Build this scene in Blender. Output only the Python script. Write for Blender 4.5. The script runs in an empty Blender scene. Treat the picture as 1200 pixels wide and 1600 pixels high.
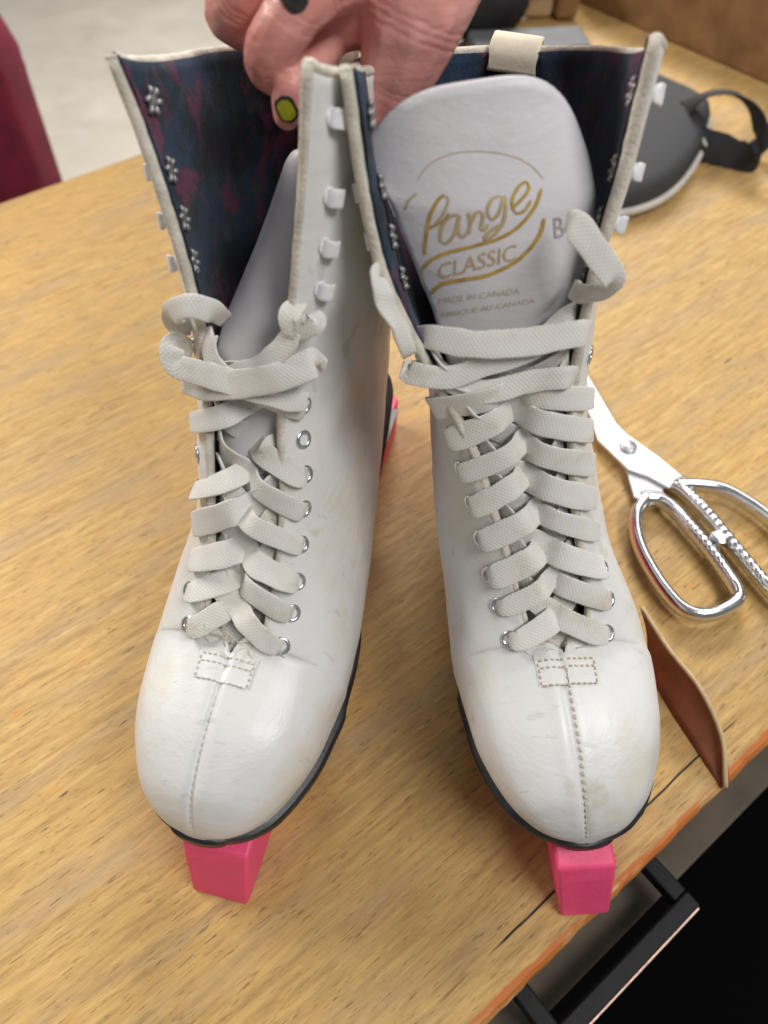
import bpy, bmesh, math, random
import numpy as np
from mathutils import Vector, Matrix, noise
from mathutils.bvhtree import BVHTree

random.seed(7); RNG = np.random.default_rng(7)
SC = bpy.context.scene
COL = SC.collection

# ------------------------------------------------------------------ camera, light, exposure
CAM_H, PITCH, FPX = 0.388, math.radians(53.2), 1200.0
CP, SP = math.cos(PITCH), math.sin(PITCH)
cd = bpy.data.cameras.new('camera'); cam = bpy.data.objects.new('camera', cd); COL.objects.link(cam)
cam.location = (0, 0, CAM_H); cam.rotation_euler = (math.pi/2 - PITCH, 0, 0)
cd.sensor_fit = 'VERTICAL'; cd.sensor_height = 36; cd.lens = 36*FPX/1600
cd.clip_start = 0.01; cd.clip_end = 50
cd.dof.use_dof = True; cd.dof.focus_distance = 0.33; cd.dof.aperture_fstop = 7.5
SC.camera = cam

w = bpy.data.worlds.new('World'); SC.world = w; w.use_nodes = True
w.node_tree.nodes['Background'].inputs[0].default_value = (0.97, 0.98, 1.0, 1)
w.node_tree.nodes['Background'].inputs[1].default_value = 0.17

def area(name, loc, target, sx, sy, power, col):
    l = bpy.data.lights.new(name, 'AREA'); l.shape = 'RECTANGLE'; l.size = sx; l.size_y = sy
    l.energy = power; l.color = col
    o = bpy.data.objects.new(name, l); COL.objects.link(o); o.location = loc
    o.rotation_euler = (Vector(target) - Vector(loc)).to_track_quat('-Z', 'Y').to_euler()
    return o
area('unseen_overhead_light', (-1.40, 1.10, 1.35), (0, .25, 0), .9, 0.4, 30, (1.0, .955, .89))
area('unseen_overhead_light', (0.90, 1.20, 1.70), (0.05, .2, 0), .9, 0.3, 6, (1.0, .97, .93))
area('unseen_overhead_light', (0.85, -0.40, 1.60), (0.0, .2, 0), .9, 0.4, 19, (1.0, .975, .945))  # unseen fill added to light the laces, tongue and guard fronts
area('unseen_overhead_light', (0.3, 2.9, 1.75), (0.0, 2.2, -.8), 1.2, 0.6, 90, (1.0, .97, .93))  # unseen lamp added to brighten the far floor

vs = SC.view_settings
vs.view_transform = 'Standard'; vs.look = 'None'; vs.gamma = 1.0; vs.exposure = 0.10; vs.use_curve_mapping = False
SC.render.engine = 'CYCLES'
SC.cycles.max_bounces = 8

# ------------------------------------------------------------------ measuring helpers
def ray(x, y):
    u = 800 - y
    return np.array([x - 600, FPX*CP + u*SP, -FPX*SP + u*CP])
def at_z(x, y, z):
    d = ray(x, y); return np.array([0, 0, CAM_H]) + d*((z - CAM_H)/d[2])
def at_y(x, y, Y):
    d = ray(x, y); return np.array([0, 0, CAM_H]) + d*(Y/d[1])

def crom(P, n):
    """Catmull-Rom through rows of P (first axis) at n samples."""
    P = np.asarray(P, float); m = len(P)
    t = np.linspace(0, m - 1, n) if np.isscalar(n) else np.asarray(n, float)
    i = np.clip(np.floor(t).astype(int), 0, m - 2); f = t - i
    f = f.reshape((-1,) + (1,)*(P.ndim - 1))
    g = lambda k: P[np.clip(k, 0, m - 1)]
    p1, p2 = g(i), g(i+1)
    p0 = np.where((i > 0).reshape(f.shape), g(i-1), 2*p1 - p2)
    p3 = np.where((i < m-2).reshape(f.shape), g(i+2), 2*p2 - p1)
    return .5*(2*p1 + (p2-p0)*f + (2*p0-5*p1+4*p2-p3)*f*f + (3*p1-p0-3*p2+p3)*f**3)

def nrm(v):
    v = np.asarray(v, float); return v/max(np.linalg.norm(v), 1e-9)

# ------------------------------------------------------------------ object helpers
def empty(name, loc=(0, 0, 0)):
    o = bpy.data.objects.new(name, None); COL.objects.link(o); o.location = loc
    o.empty_display_size = .01
    return o
def tag(o, label, cat=None, group=None, kind=None):
    o['label'] = label
    if cat: o['category'] = cat
    if group: o['group'] = group
    if kind: o['kind'] = kind
    return o
WORLD = {}
def wloc(o):
    p = Vector((0, 0, 0))
    while o is not None:
        p = p + o.location; o = o.parent
    return p
def obj(name, verts, faces, mat, parent=None, smooth=True, uv=None):
    """vertices in world coordinates; parents are only ever translated"""
    off = wloc(parent) if parent is not None else Vector((0, 0, 0))
    me = bpy.data.meshes.new(name)
    me.from_pydata([tuple(Vector(v) - off) for v in verts], [], [tuple(int(i) for i in f) for f in faces])
    me.materials.append(mat)
    if uv is not None:
        l = me.uv_layers.new(name='uv')
        for lp in me.loops: l.data[lp.index].uv = uv[lp.vertex_index]
    if smooth:
        for p in me.polygons: p.use_smooth = True
    me.update()
    o = bpy.data.objects.new(name, me); COL.objects.link(o)
    if parent is not None: o.parent = parent
    return o
def obj_bm(name, bm, mat, parent=None, smooth=True):
    bm.normal_update()
    v = [tuple(x.co) for x in bm.verts]
    bm.verts.index_update()
    f = [[q.index for q in p.verts] for p in bm.faces]
    bm.free()
    return obj(name, v, f, mat, parent, smooth)
def grid_faces(nr, nc, wrap=False):
    F = []
    for r in range(nr-1):
        for c in range(nc if wrap else nc-1):
            c2 = (c+1) % nc
            F.append((r*nc+c, r*nc+c2, (r+1)*nc+c2, (r+1)*nc+c))
    return F
def tube(path, rad, n=10, up=None, flat=1.0, caps=True, closed=False):
    """swept ellipse; rad scalar or list; flat = thickness ratio along 'up'"""
    P = np.asarray(path, float); m = len(P)
    R = np.broadcast_to(np.asarray(rad, float), (m,)) if np.ndim(rad) < 2 else rad
    V = []; prev = None
    for i in range(m):
        a = P[(i-1) % m] if (closed or i > 0) else P[i]
        b = P[(i+1) % m] if (closed or i < m-1) else P[i]
        t = nrm(b - a)
        if up is not None: U = np.asarray(up[i] if np.ndim(up) > 1 else up, float)
        else: U = prev if prev is not None else (np.array([0, 0, 1.]) if abs(t[2]) < .9 else np.array([1., 0, 0]))
        U = nrm(U - t*np.dot(U, t)); prev = U
        S = np.cross(t, U)
        for k in range(n):
            an = 2*math.pi*k/n
            V.append(P[i] + R[i]*(S*math.cos(an) + U*math.sin(an)*flat))
    F = grid_faces(m, n, True)
    if closed:
        F += [((m-1)*n+k, (m-1)*n+(k+1) % n, (k+1) % n, k) for k in range(n)]
    elif caps:
        F += [tuple(range(n))[::-1], tuple((m-1)*n+k for k in range(n))]
    return V, F
def merge(parts):
    V, F = [], []
    for v, f in parts:
        o = len(V); V += list(v); F += [tuple(i+o for i in q) for q in f]
    return V, F
def box_bm(bm, size, M=Matrix.Identity(4), bevel=0, seg=2):
    r = bmesh.ops.create_cube(bm, size=1, matrix=M @ Matrix.Diagonal((*size, 1)))
    if bevel:
        es = list({e for v in r['verts'] for e in v.link_edges})
        bmesh.ops.bevel(bm, geom=es, offset=bevel, segments=seg, profile=.5, affect='EDGES')
def prism(poly, z0, z1, bevel=0):
    """closed polygon of xy points extruded between two heights"""
    bm = bmesh.new()
    a = [bm.verts.new((p[0], p[1], z0)) for p in poly]; b = [bm.verts.new((p[0], p[1], z1)) for p in poly]
    n = len(poly)
    bm.faces.new(a[::-1]); bm.faces.new(b)
    for i in range(n): bm.faces.new((a[i], a[(i+1) % n], b[(i+1) % n], b[i]))
    bmesh.ops.recalc_face_normals(bm, faces=bm.faces)
    if bevel: bmesh.ops.bevel(bm, geom=[e for e in bm.edges], offset=bevel, segments=2, profile=.5, affect='EDGES')
    return bm

# ------------------------------------------------------------------ materials
class NT:
    def __init__(s, name):
        s.m = bpy.data.materials.new(name); s.m.use_nodes = True
        s.t = s.m.node_tree; s.b = s.t.nodes['Principled BSDF']
    def n(s, typ, **kw):
        x = s.t.nodes.new(typ)
        for k, v in kw.items():
            if k.startswith('i_'):
                key = k[2:]; key = int(key) if key.isdigit() else key.replace('_', ' ')
                x.inputs[key].default_value = v
            else: setattr(x, k, v)
        return x
    def l(s, a, b): s.t.links.new(a, b)
    def coords(s, scale=(1, 1, 1), rot=(0, 0, 0), kind='Object'):
        tc = s.n('ShaderNodeTexCoord'); mp = s.n('ShaderNodeMapping')
        mp.inputs['Scale'].default_value = scale; mp.inputs['Rotation'].default_value = rot
        s.l(tc.outputs[kind], mp.inputs[0]); return mp.outputs[0]
    def noise(s, vec, scale, detail=4, rough=.55, dist=0):
        x = s.n('ShaderNodeTexNoise'); s.l(vec, x.inputs['Vector'])
        x.inputs['Scale'].default_value = scale; x.inputs['Detail'].default_value = detail
        x.inputs['Roughness'].default_value = rough; x.inputs['Distortion'].default_value = dist
        return x.outputs['Fac']
    def ramp(s, fac, stops, interp='LINEAR'):
        r = s.n('ShaderNodeValToRGB'); r.color_ramp.interpolation = interp
        e = r.color_ramp.elements
        while len(e) < len(stops): e.new(.5)
        for k, (p, c) in zip(e, stops):
            k.position = p; k.color = (c, c, c, 1) if np.isscalar(c) else (*c, 1)
        s.l(fac, r.inputs[0]); return r.outputs[0]
    def mix(s, fac, a, b, blend='MIX'):
        x = s.n('ShaderNodeMix', data_type='RGBA', blend_type=blend)
        for v, k in ((fac, 0), (a, 6), (b, 7)):
            if hasattr(v, 'is_output'): s.l(v, x.inputs[k])
            else: x.inputs[k].default_value = v if k == 0 else (*v, 1)
        return x.outputs[2]
    def math(s, op, a, b=0.0, clamp=False):
        x = s.n('ShaderNodeMath', operation=op, use_clamp=clamp)
        for v, k in ((a, 0), (b, 1)):
            if hasattr(v, 'is_output'): s.l(v, x.inputs[k])
            else: x.inputs[k].default_value = v
        return x.outputs[0]
    def bump(s, h, strength=.3, dist=.001, prev=None):
        x = s.n('ShaderNodeBump'); x.inputs['Strength'].default_value = strength; x.inputs['Distance'].default_value = dist
        s.l(h, x.inputs['Height'])
        if prev is not None: s.l(prev, x.inputs['Normal'])
        return x.outputs[0]
    def done(s, color=None, rough=None, metal=None, normal=None, **kw):
        for v, k in ((color, 'Base Color'), (rough, 'Roughness'), (metal, 'Metallic'), (normal, 'Normal')):
            if v is None: continue
            if hasattr(v, 'is_output'): s.l(v, s.b.inputs[k])
            else: s.b.inputs[k].default_value = (*v, 1) if k == 'Base Color' else v
        for k, v in kw.items(): s.b.inputs[k.replace('_', ' ')].default_value = v
        return s.m

def simple(name, col, rough=.5, metal=0, var=.12, scale=60, bump=.15, bdist=.0006, **kw):
    t = NT(name); c = t.coords()
    n = t.noise(c, scale, 5)
    lo = tuple(x*(1-var) for x in col); hi = tuple(min(1, x*(1+var)) for x in col)
    col_ = t.ramp(n, [(.3, lo), (.7, hi)])
    nm = t.bump(t.noise(c, scale*6, 3), bump, bdist)
    return t.done(col_, t.ramp(n, [(.3, max(0, rough-.06)), (.7, rough+.06)]), metal, nm, **kw)

def mat_leather(name, base=(.77, .77, .76), stain=1.0):
    t = NT(name); c = t.coords()
    big = t.noise(c, 22, 5, .6); mid = t.noise(c, 75, 4, .6)
    yel = t.ramp(big, [(.48, 0.0), (.70, .50*stain)])
    col = t.mix(yel, base, (.70, .63, .47))
    spots = t.ramp(t.noise(c, 55, 3, .5), [(.66, 0.0), (.74, .32*stain)])
    col = t.mix(spots, col, (.50, .42, .28))
    sc = t.noise(t.coords((60, 260, 60), (.3, .5, .6)), 1.0, 3)
    scr = t.ramp(sc, [(.64, 0.0), (.70, .22*stain)])
    col = t.mix(scr, col, (.42, .42, .41))
    vo = t.n('ShaderNodeTexVoronoi', i_Scale=900.0); t.l(c, vo.inputs['Vector'])
    b1 = t.bump(vo.outputs['Distance'], .10, .0004)
    cre = t.noise(t.coords((30, 30, 85), (.35, .1, .2)), 1.0, 4, .6, .5)
    b2 = t.bump(mid, .16, .0016, t.bump(cre, .22, .0030, b1))
    return t.done(col, t.ramp(mid, [(.3, .34), (.7, .50)]), 0, b2, Specular_IOR_Level=.5, Coat_Weight=.06, Coat_Roughness=.3)

def mat_lining():
    t = NT('plush_lining'); c = t.coords()
    n1 = t.noise(c, 40, 4, .6); n2 = t.noise(t.coords((55, 55, 42), (.2, .6, .3)), 1.0, 4, .6, .6); n3 = t.noise(c, 70, 3)
    col = t.ramp(n1, [(.30, (.006, .007, .012)), (.43, (.007, .016, .030)), (.53, (.011, .036, .060)), (.63, (.022, .046, .105)), (.77, (.075, .07, .08))])
    col = t.mix(t.ramp(n2, [(.54, 0.0), (.64, .8)]), col, (.15, .03, .075))
    col = t.mix(t.ramp(n3, [(.60, 0.0), (.72, .6)]), col, (.085, .078, .082))
    return t.done(col, .95, 0, t.bump(t.noise(c, 1100, 3), .5, .0012), Sheen_Weight=.06)

def mat_lace():
    t = NT('woven_lace')
    uv = t.coords((1, 1, 1), kind='UV'); c = t.coords()
    def wave(rot):
        mp = t.n('ShaderNodeMapping'); mp.inputs['Rotation'].default_value = (0, 0, rot); t.l(uv, mp.inputs[0])
        wv = t.n('ShaderNodeTexWave', i_Scale=260.0); t.l(mp.outputs[0], wv.inputs['Vector']); return wv.outputs['Fac']
    h = t.math('MULTIPLY', wave(.62), wave(-.62))
    n = t.noise(c, 45, 5, .65)
    col = t.ramp(n, [(.28, (.60, .55, .46)), (.45, (.78, .76, .71)), (.7, (.85, .84, .81))])
    col = t.mix(t.math('MULTIPLY', t.math('SUBTRACT', 1.0, h), .15), col, (.36, .33, .28))
    nm = t.bump(h, .28, .0005, t.bump(t.noise(c, 1500, 3), .25, .0004))
    return t.done(col, .92, 0, nm, Sheen_Weight=.15)

def mat_wood():
    t = NT('worn_oak_benchtop')
    c = t.coords()                     # local x runs along the bench, local y across it
    def st(sx, sy, scale, detail=4, rough=.6, dist=0):
        mp = t.n('ShaderNodeMapping'); mp.inputs['Scale'].default_value = (sx, sy, sy); t.l(c, mp.inputs[0])
        return t.noise(mp.outputs[0], scale, detail, rough, dist)
    broad = st(1.2, 9, 2.2, 3); grain = st(15, 140, 2.0, 6, .70, .25); fine = st(34, 360, 2.0, 4, .7)
    col = t.ramp(grain, [(.26, (.27, .165, .070)), (.43, (.43, .268, .098)), (.58, (.55, .355, .130)), (.76, (.66, .462, .195))])
    col = t.mix(t.ramp(broad, [(.35, 0.0), (.65, .65)]), col, (.60, .36, .12), 'MULTIPLY') if False else \
          t.mix(t.ramp(broad, [(.38, 0.0), (.68, .5)]), col, (.56, .355, .120))
    gr = st(2.5, 14, 3.1, 4, .6)
    col = t.mix(t.ramp(gr, [(.48, 0.0), (.68, .50)]), col, (.37, .27, .18))
    fl = t.ramp(fine, [(.34, .85), (.43, 0.0)])
    col = t.mix(fl, col, (.25, .14, .055))
    # open pores, grey with dirt
    po = t.ramp(st(85, 520, 1.0, 2, .5), [(.65, 0.0), (.70, .85)])
    den = t.ramp(st(3, 9, 4.0, 3), [(.42, 0.15), (.62, 1.0)])
    pore = t.math('MULTIPLY', po, den)
    col = t.mix(pore, col, (.085, .065, .05))
    po2 = t.ramp(st(150, 900, 1.0, 2, .5), [(.66, 0.0), (.70, .6)])
    col = t.mix(t.math('MULTIPLY', po2, t.ramp(st(5, 22, 3.0, 3), [(.40, .2), (.60, 1.0)])), col, (.17, .105, .055))
    col = t.mix(t.ramp(st(20, 60, 2.0, 3, .5), [(.66, 0.0), (.74, .45)]), col, (.62, .27, .045))
    # splits running with the grain near the front edge, old orange paint along the arris
    sp = t.n('ShaderNodeSeparateXYZ'); t.l(c, sp.inputs[0]); Y = sp.outputs[1]
    wob = st(9, 1, 1.0, 5, .7)
    edge = t.math('ADD', Y, t.math('MULTIPLY', t.math('SUBTRACT', wob, .5), .010))
    band = t.math('MULTIPLY', t.ramp(t.math('MULTIPLY', edge, 100.0), [(.02, 0.0), (.10, 1.0), (.46, 1.0), (.58, 0.0)]),
                  t.ramp(st(14, 60, 1.6, 4), [(.40, 0.0), (.47, 1.0)]))
    col = t.mix(t.math('MULTIPLY', band, .9), col, (.48, .13, .022))
    wobl = t.math('MULTIPLY', t.math('SUBTRACT', st(5, .5, 1.0, 4), .5), .010)
    cr = t.math('ABSOLUTE', t.math('SUBTRACT', t.math('ADD', Y, wobl), .0185))
    crk = t.math('MULTIPLY', t.ramp(t.math('MULTIPLY', cr, 1000.0), [(.28, 1.0), (.75, 0.0)]), t.ramp(st(7, .5, 1.3, 3), [(.43, 0.0), (.50, 1.0)]))
    col = t.mix(crk, col, (.015, .012, .01))
    ht = t.math('SUBTRACT', t.math('ADD', grain, t.math('MULTIPLY', fine, .6)), t.math('ADD', t.math('MULTIPLY', pore, 1.2), t.math('MULTIPLY', crk, 3.0)))
    return t.done(col, t.ramp(grain, [(.3, .62), (.7, .50)]), 0, t.bump(ht, .30, .0007), Specular_IOR_Level=.3)

def mat_floor():
    t = NT('pale_vinyl_floor'); c = t.coords()
    n = t.noise(c, 5, 6, .65, .6); s = t.noise(c, 32, 4, .6)
    col = t.ramp(n, [(.3, (.50, .45, .375)), (.6, (.60, .555, .475)), (.8, (.68, .64, .56))])
    col = t.mix(t.ramp(s, [(.62, 0.0), (.72, .5)]), col, (.42, .39, .33))
    return t.done(col, .35, 0, t.bump(s, .1, .002))

def mat_skin():
    t = NT('skin'); c = t.coords()
    n = t.noise(c, 40, 4, .6); p = t.noise(c, 110, 3)
    col = t.ramp(n, [(.30, (.64, .24, .21)), (.55, (.75, .35, .305)), (.75, (.80, .43, .38))])
    col = t.mix(t.ramp(p, [(.55, 0.0), (.75, .35)]), col, (.64, .22, .19))
    wr = t.math('ADD', t.noise(t.coords((60, 60, 60)), 6, 4, .6), t.math('MULTIPLY', t.noise(t.coords((140, 140, 520), (.2, .5, .9)), 1.0, 4, .6), .9))
    return t.done(col, .42, 0, t.bump(wr, .34, .0010), Subsurface_Weight=.12, Subsurface_Radius=(.010, .0035, .002), Subsurface_Scale=.6)

M = dict(
    leather=mat_leather('white_leather', (.77, .77, .76), 1.35), tongue=mat_leather('lilac_white_tongue', (.74, .72, .755), .25),
    lining=mat_lining(), lace=mat_lace(), wood=mat_wood(), floor=mat_floor(), skin=mat_skin(),
    binding=simple('cream_binding', (.66, .62, .53), .9, var=.2, scale=140, bump=.6, bdist=.0012),
    cream=simple('cream_webbing', (.78, .72, .58), .85, var=.1, scale=120, bump=.3),
    thread=simple('cream_thread', (.56, .49, .36), .9, scale=300, bump=.4),
    thread2=simple('pale_thread', (.68, .65, .57), .9, scale=300, bump=.4),
    sole=simple('black_sole', (.018, .019, .022), .42, scale=90, var=.3),
    steel=simple('dull_steel', (.20, .18, .185), .55, .7, scale=120),
    eyelet=simple('nickel_eyelet', (.80, .81, .83), .22, 1, scale=200, bump=.03),
    rivet=simple('tarnished_rivet', (.36, .36, .36), .45, .6, scale=200, bump=.1),
    hook=simple('white_enamel_hook', (.80, .81, .83), .30, 0, scale=200, bump=.05),
    pink=simple('pink_rubber', (1.0, .088, .225), .50, var=.10, scale=70, bump=.3, bdist=.0008, Subsurface_Weight=.05, Subsurface_Radius=(.006, .002, .002), Subsurface_Scale=.5),
    gold=simple('gold_print', (.62, .42, .10), .36, .35, scale=240, var=.25, bump=.05),
    goldfaint=simple('faded_gold_print', (.58, .45, .26), .45, .15, scale=240, var=.12, bump=.05),
    goldworn=simple('worn_gold_print', (.64, .55, .40), .5, .05, scale=500, var=.15, bump=.05),
    inkgrey=simple('grey_ink', (.42, .41, .42), .6, scale=200),
    green=simple('green_ink', (.10, .24, .10), .7, scale=200),
    chrome=simple('chrome', (.74, .75, .77), .19, 1, var=.03, scale=90, bump=.04),
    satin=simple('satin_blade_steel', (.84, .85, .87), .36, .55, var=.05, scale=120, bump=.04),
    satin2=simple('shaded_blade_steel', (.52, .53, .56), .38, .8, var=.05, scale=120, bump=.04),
    suede=simple('brown_leather', (.30, .115, .055), .75, var=.25, scale=80, bump=.4),
    suede_edge=simple('pale_cut_edge', (.58, .43, .25), .85, var=.15, scale=160),
    pad=simple('charcoal_fabric', (.040, .041, .044), .80, var=.15, scale=260, bump=.35),
    piping=simple('pale_piping', (.66, .64, .60), .7),
    black=simple('black_webbing', (.012, .012, .014), .75, scale=200),
    blackmetal=simple('black_powder_coat', (.006, .0063, .0078), .5, .0, scale=260, bump=.2, Specular_IOR_Level=.3),
    blackpaint=simple('black_drawer_paint', (.003, .003, .0033), .85, scale=120, Specular_IOR_Level=.15),
    edge_glint=simple('edge_highlight_paint', (.75, .52, .42), .35, .8),
    darkmat=simple('added_mat_black', (.003, .003, .0033), .95, scale=60, Specular_IOR_Level=.1),
    rail=simple('grey_brown_rail', (.12, .095, .068), .8, var=.25, scale=50),
    crimson=simple('crimson_jersey', (.42, .022, .055), .9, var=.15, scale=40, bump=.3, bdist=.002),
    maroon=simple('maroon_cotton', (.20, .012, .035), .92, var=.25, scale=30, bump=.4, bdist=.003),
    tan=simple('tan_wood', (.52, .37, .20), .6, var=.2, scale=30),
    brownw=simple('brown_stained_wood', (.27, .15, .065), .55, var=.3, scale=30),
    darkgrey=simple('slate_grey_cover', (.075, .08, .088), .6, var=.15, scale=80),
    nail_dark=simple('dark_nail_polish', (.030, .030, .026), .25, var=.3, scale=300),
    nail_yellow=simple('chartreuse_nail_polish', (.36, .35, .015), .28, var=.25, scale=300),
)

# ------------------------------------------------------------------ setting: floor, bench
ANG = math.radians(37.9)
E = np.array([math.cos(ANG), math.sin(ANG), 0]); N = np.array([-math.sin(ANG), math.cos(ANG), 0])
EDGE0 = -0.0105; DEPTH = .730; END = .86
FLOOR_Z = -.86
fl = obj('floor', [(-4, -3, FLOOR_Z), (4, -3, FLOOR_Z), (4, 6, FLOOR_Z), (-4, 6, FLOOR_Z)], [(0, 1, 2, 3)], M['floor'])
tag(fl, 'pale beige vinyl floor beyond the bench', kind='structure')

def bench_frame(o):
    o.rotation_euler = (0, 0, ANG); o.location = tuple(N*EDGE0)
def local_obj(name, V, F, mat, parent, smooth=False):
    me = bpy.data.meshes.new(name); me.from_pydata([tuple(v) for v in V], [], [tuple(f) for f in F]); me.materials.append(mat)
    if smooth:
        for p in me.polygons: p.use_smooth = True
    o = bpy.data.objects.new(name, me); COL.objects.link(o); o.parent = parent; return o
def lbox(name, x0, x1, y0, y1, z0, z1, mat, parent, bevel=.002):
    bm = bmesh.new()
    box_bm(bm, (x1-x0, y1-y0, z1-z0), Matrix.Translation(((x0+x1)/2, (y0+y1)/2, (z0+z1)/2)), bevel)
    bm.verts.index_update(); V = [tuple(v.co) for v in bm.verts]; F = [[v.index for v in f.verts] for f in bm.faces]; bm.free()
    return local_obj(name, V, F, mat, parent)

bench = empty('workbench'); bench_frame(bench)
tag(bench, 'worn oak workbench with orange scuffed front edge, under the skates', 'workbench')
# top with a chipped, uneven front arris
X0, X1, TH = -.95, END + .045, .040
nx = 420; V = []; xs = np.linspace(X0, X1, nx)
prof = [(0, -TH), (0, -.006), (.0006, -.0022), (.0022, -.0006), (.005, 0), (.02, 0), (DEPTH-.02, 0), (DEPTH-.006, 0), (DEPTH-.0015, -.0015), (DEPTH, -.006), (DEPTH, -TH)]
for x in xs:
    for k, (y, z) in enumerate(prof):
        if 1 <= k <= 4:
            q = noise.noise(Vector((x*42, 3.1, 0))); q2 = noise.noise(Vector((x*160, 7.7, 0)))
            bite = max(0, q)*.0012 + max(0, q2)*.0011 + max(0, noise.noise(Vector((x*420, 1.7, 0))))*.0008
            y += bite*(1.0 if k < 4 else .8); z -= bite*(.5 if k == 3 else .1 if k == 2 else 0)
        V.append((x, y, z))
npf = len(prof); F = grid_faces(nx, npf, True)
F += [tuple(range(npf)), tuple((nx-1)*npf+k for k in range(npf))[::-1]]
top = local_obj('benchtop', V, F, M['wood'], bench)
bm = bmesh.new(); bm.from_mesh(top.data); bmesh.ops.recalc_face_normals(bm, faces=bm.faces); bm.to_mesh(top.data); bm.free()
lbox('end_board', END, END+.022, .0, DEPTH, .0005, .078, M['brownw'], bench, .002)
lbox('front_rail', X0+.05, X1-.02, -.018, .02, -.130, -.092, M['rail'], bench)
lbox('cabinet_side', X1-.06, X1-.03, .021, DEPTH-.05, FLOOR_Z, -.0405, M['blackpaint'], bench)
lbox('cabinet_side', X0+.05, X0+.08, .021, DEPTH-.05, FLOOR_Z, -.0405, M['blackpaint'], bench)
lbox('back_panel', X0+.0801, X1-.0601, DEPTH-.08, DEPTH-.06, FLOOR_Z, -.0405, M['blackpaint'], bench)
drawer_z0 = -.26
dr = lbox('drawer', -.27, .42, .003, .018, -.0905, -.0415, M['blackpaint'], bench)
lbox('drawer', -.27, .42, -.006, .014, -.46, -.1315, M['blackpaint'], bench)
lbox('drawer', -.27, .42, -.006, .014, -.66, -.464, M['blackpaint'], bench)
lbox('kick_board', -.27, .42, -.001, .014, FLOOR_Z, -.664, M['blackpaint'], bench)
# pull handle on the top drawer: two arms and a long bar
hz = -.066
def benchxy(x, y, z):
    p = at_z(x, y, z); return np.array([np.dot(p, E), np.dot(p, N) - EDGE0, z])
c1 = benchxy(1080, 1405, hz); a2 = benchxy(865, 1600, hz)
hx1, hy = c1[0], c1[1]; hx0 = benchxy(900, 1600, hz)[0] - .017
V, F = [], []
bm = bmesh.new(); wd = .0095
def hb(x0, x1, y0, y1):
    box_bm(bm, (x1-x0, y1-y0, .010), Matrix.Translation(((x0+x1)/2, (y0+y1)/2, hz)), .0012)
hb(hx0, hx1, hy-wd/2, hy+wd/2); hb(hx1-wd, hx1, hy+wd/2+.0003, .0028); hb(hx0, hx0+wd, hy+wd/2+.0003, .0028)
bm.verts.index_update(); V = [tuple(v.co) for v in bm.verts]; F = [[v.index for v in f.verts] for f in bm.faces]; bm.free()
hd = local_obj('handle', V, F, M['blackmetal'], dr)
lbox('painted_highlight', hx0+.002, hx1-.002, hy-wd/2-.0007, hy-wd/2+.0006, hz+.0032, hz+.0047, M['edge_glint'], dr, .0003)  # highlight along the bar, put into the colour of a thin strip

mat_o = prism([tuple((E*a + N*b)[:2]) for a, b in ((-1.6, -1.3), (1.4, -1.3), (1.4, .0), (-1.6, .0))], FLOOR_Z+.0005, FLOOR_Z+.012, .003)
fm = obj_bm('added_dark_mat', mat_o, M['darkmat'], smooth=False)  # mat added so the view below the bench edge stays black
tag(fm, 'black mat added in front of the bench to keep the drop below dark', 'floor mat')

# ------------------------------------------------------------------ the skates
# stations from toe tip to the top of the shaft: throat point (back from toe, height), outer point, half width
ROWS = [  # Ty    Tz     By    Bz    W     shaft-ness
    (-.0010, .0560, .0000, .0535, .0040, 0),
    (.0000, .0640, .0040, .0520, .0145, 0),
    (.0035, .0740, .0095, .0510, .0220, 0),
    (.0120, .0850, .0190, .0500, .0295, 0),
    (.0320, .0965, .0400, .0500, .0385, 0),
    (.0620, .1040, .0700, .0500, .0440, 0),
    (.0670, .1072, .0800, .0500, .0442, 0),
    (.0800, .1170, .1100, .0500, .0430, .0),
    (.0980, .1370, .1550, .0540, .0370, .1),
    (.1130, .1580, .2150, .0700, .0320, .5),
    (.1250, .1800, .2620, .0800, .0300, 1),
    (.1330, .2030, .2700, .1250, .0305, 1),
    (.1380, .2280, .2660, .1680, .0325, 1),
    (.1430, .2530, .2620, .2110, .0350, 1),
    (.1480, .2840, .2620, .2500, .0380, 1)]
R_THROAT = 5
FA = np.array([0, .012, .07, .22, .50, .80, .965, 1.0, 1.0]); LA = np.array([0, .22, .52, .82, .985, 1.0, .93, .55, 0])
FS = np.array([0, .045, .13, .28, .48, .68, .86, .965, 1.0]); LS = np.array([0, .42, .72, .93, 1.0, .94, .72, .38, 0])

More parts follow.
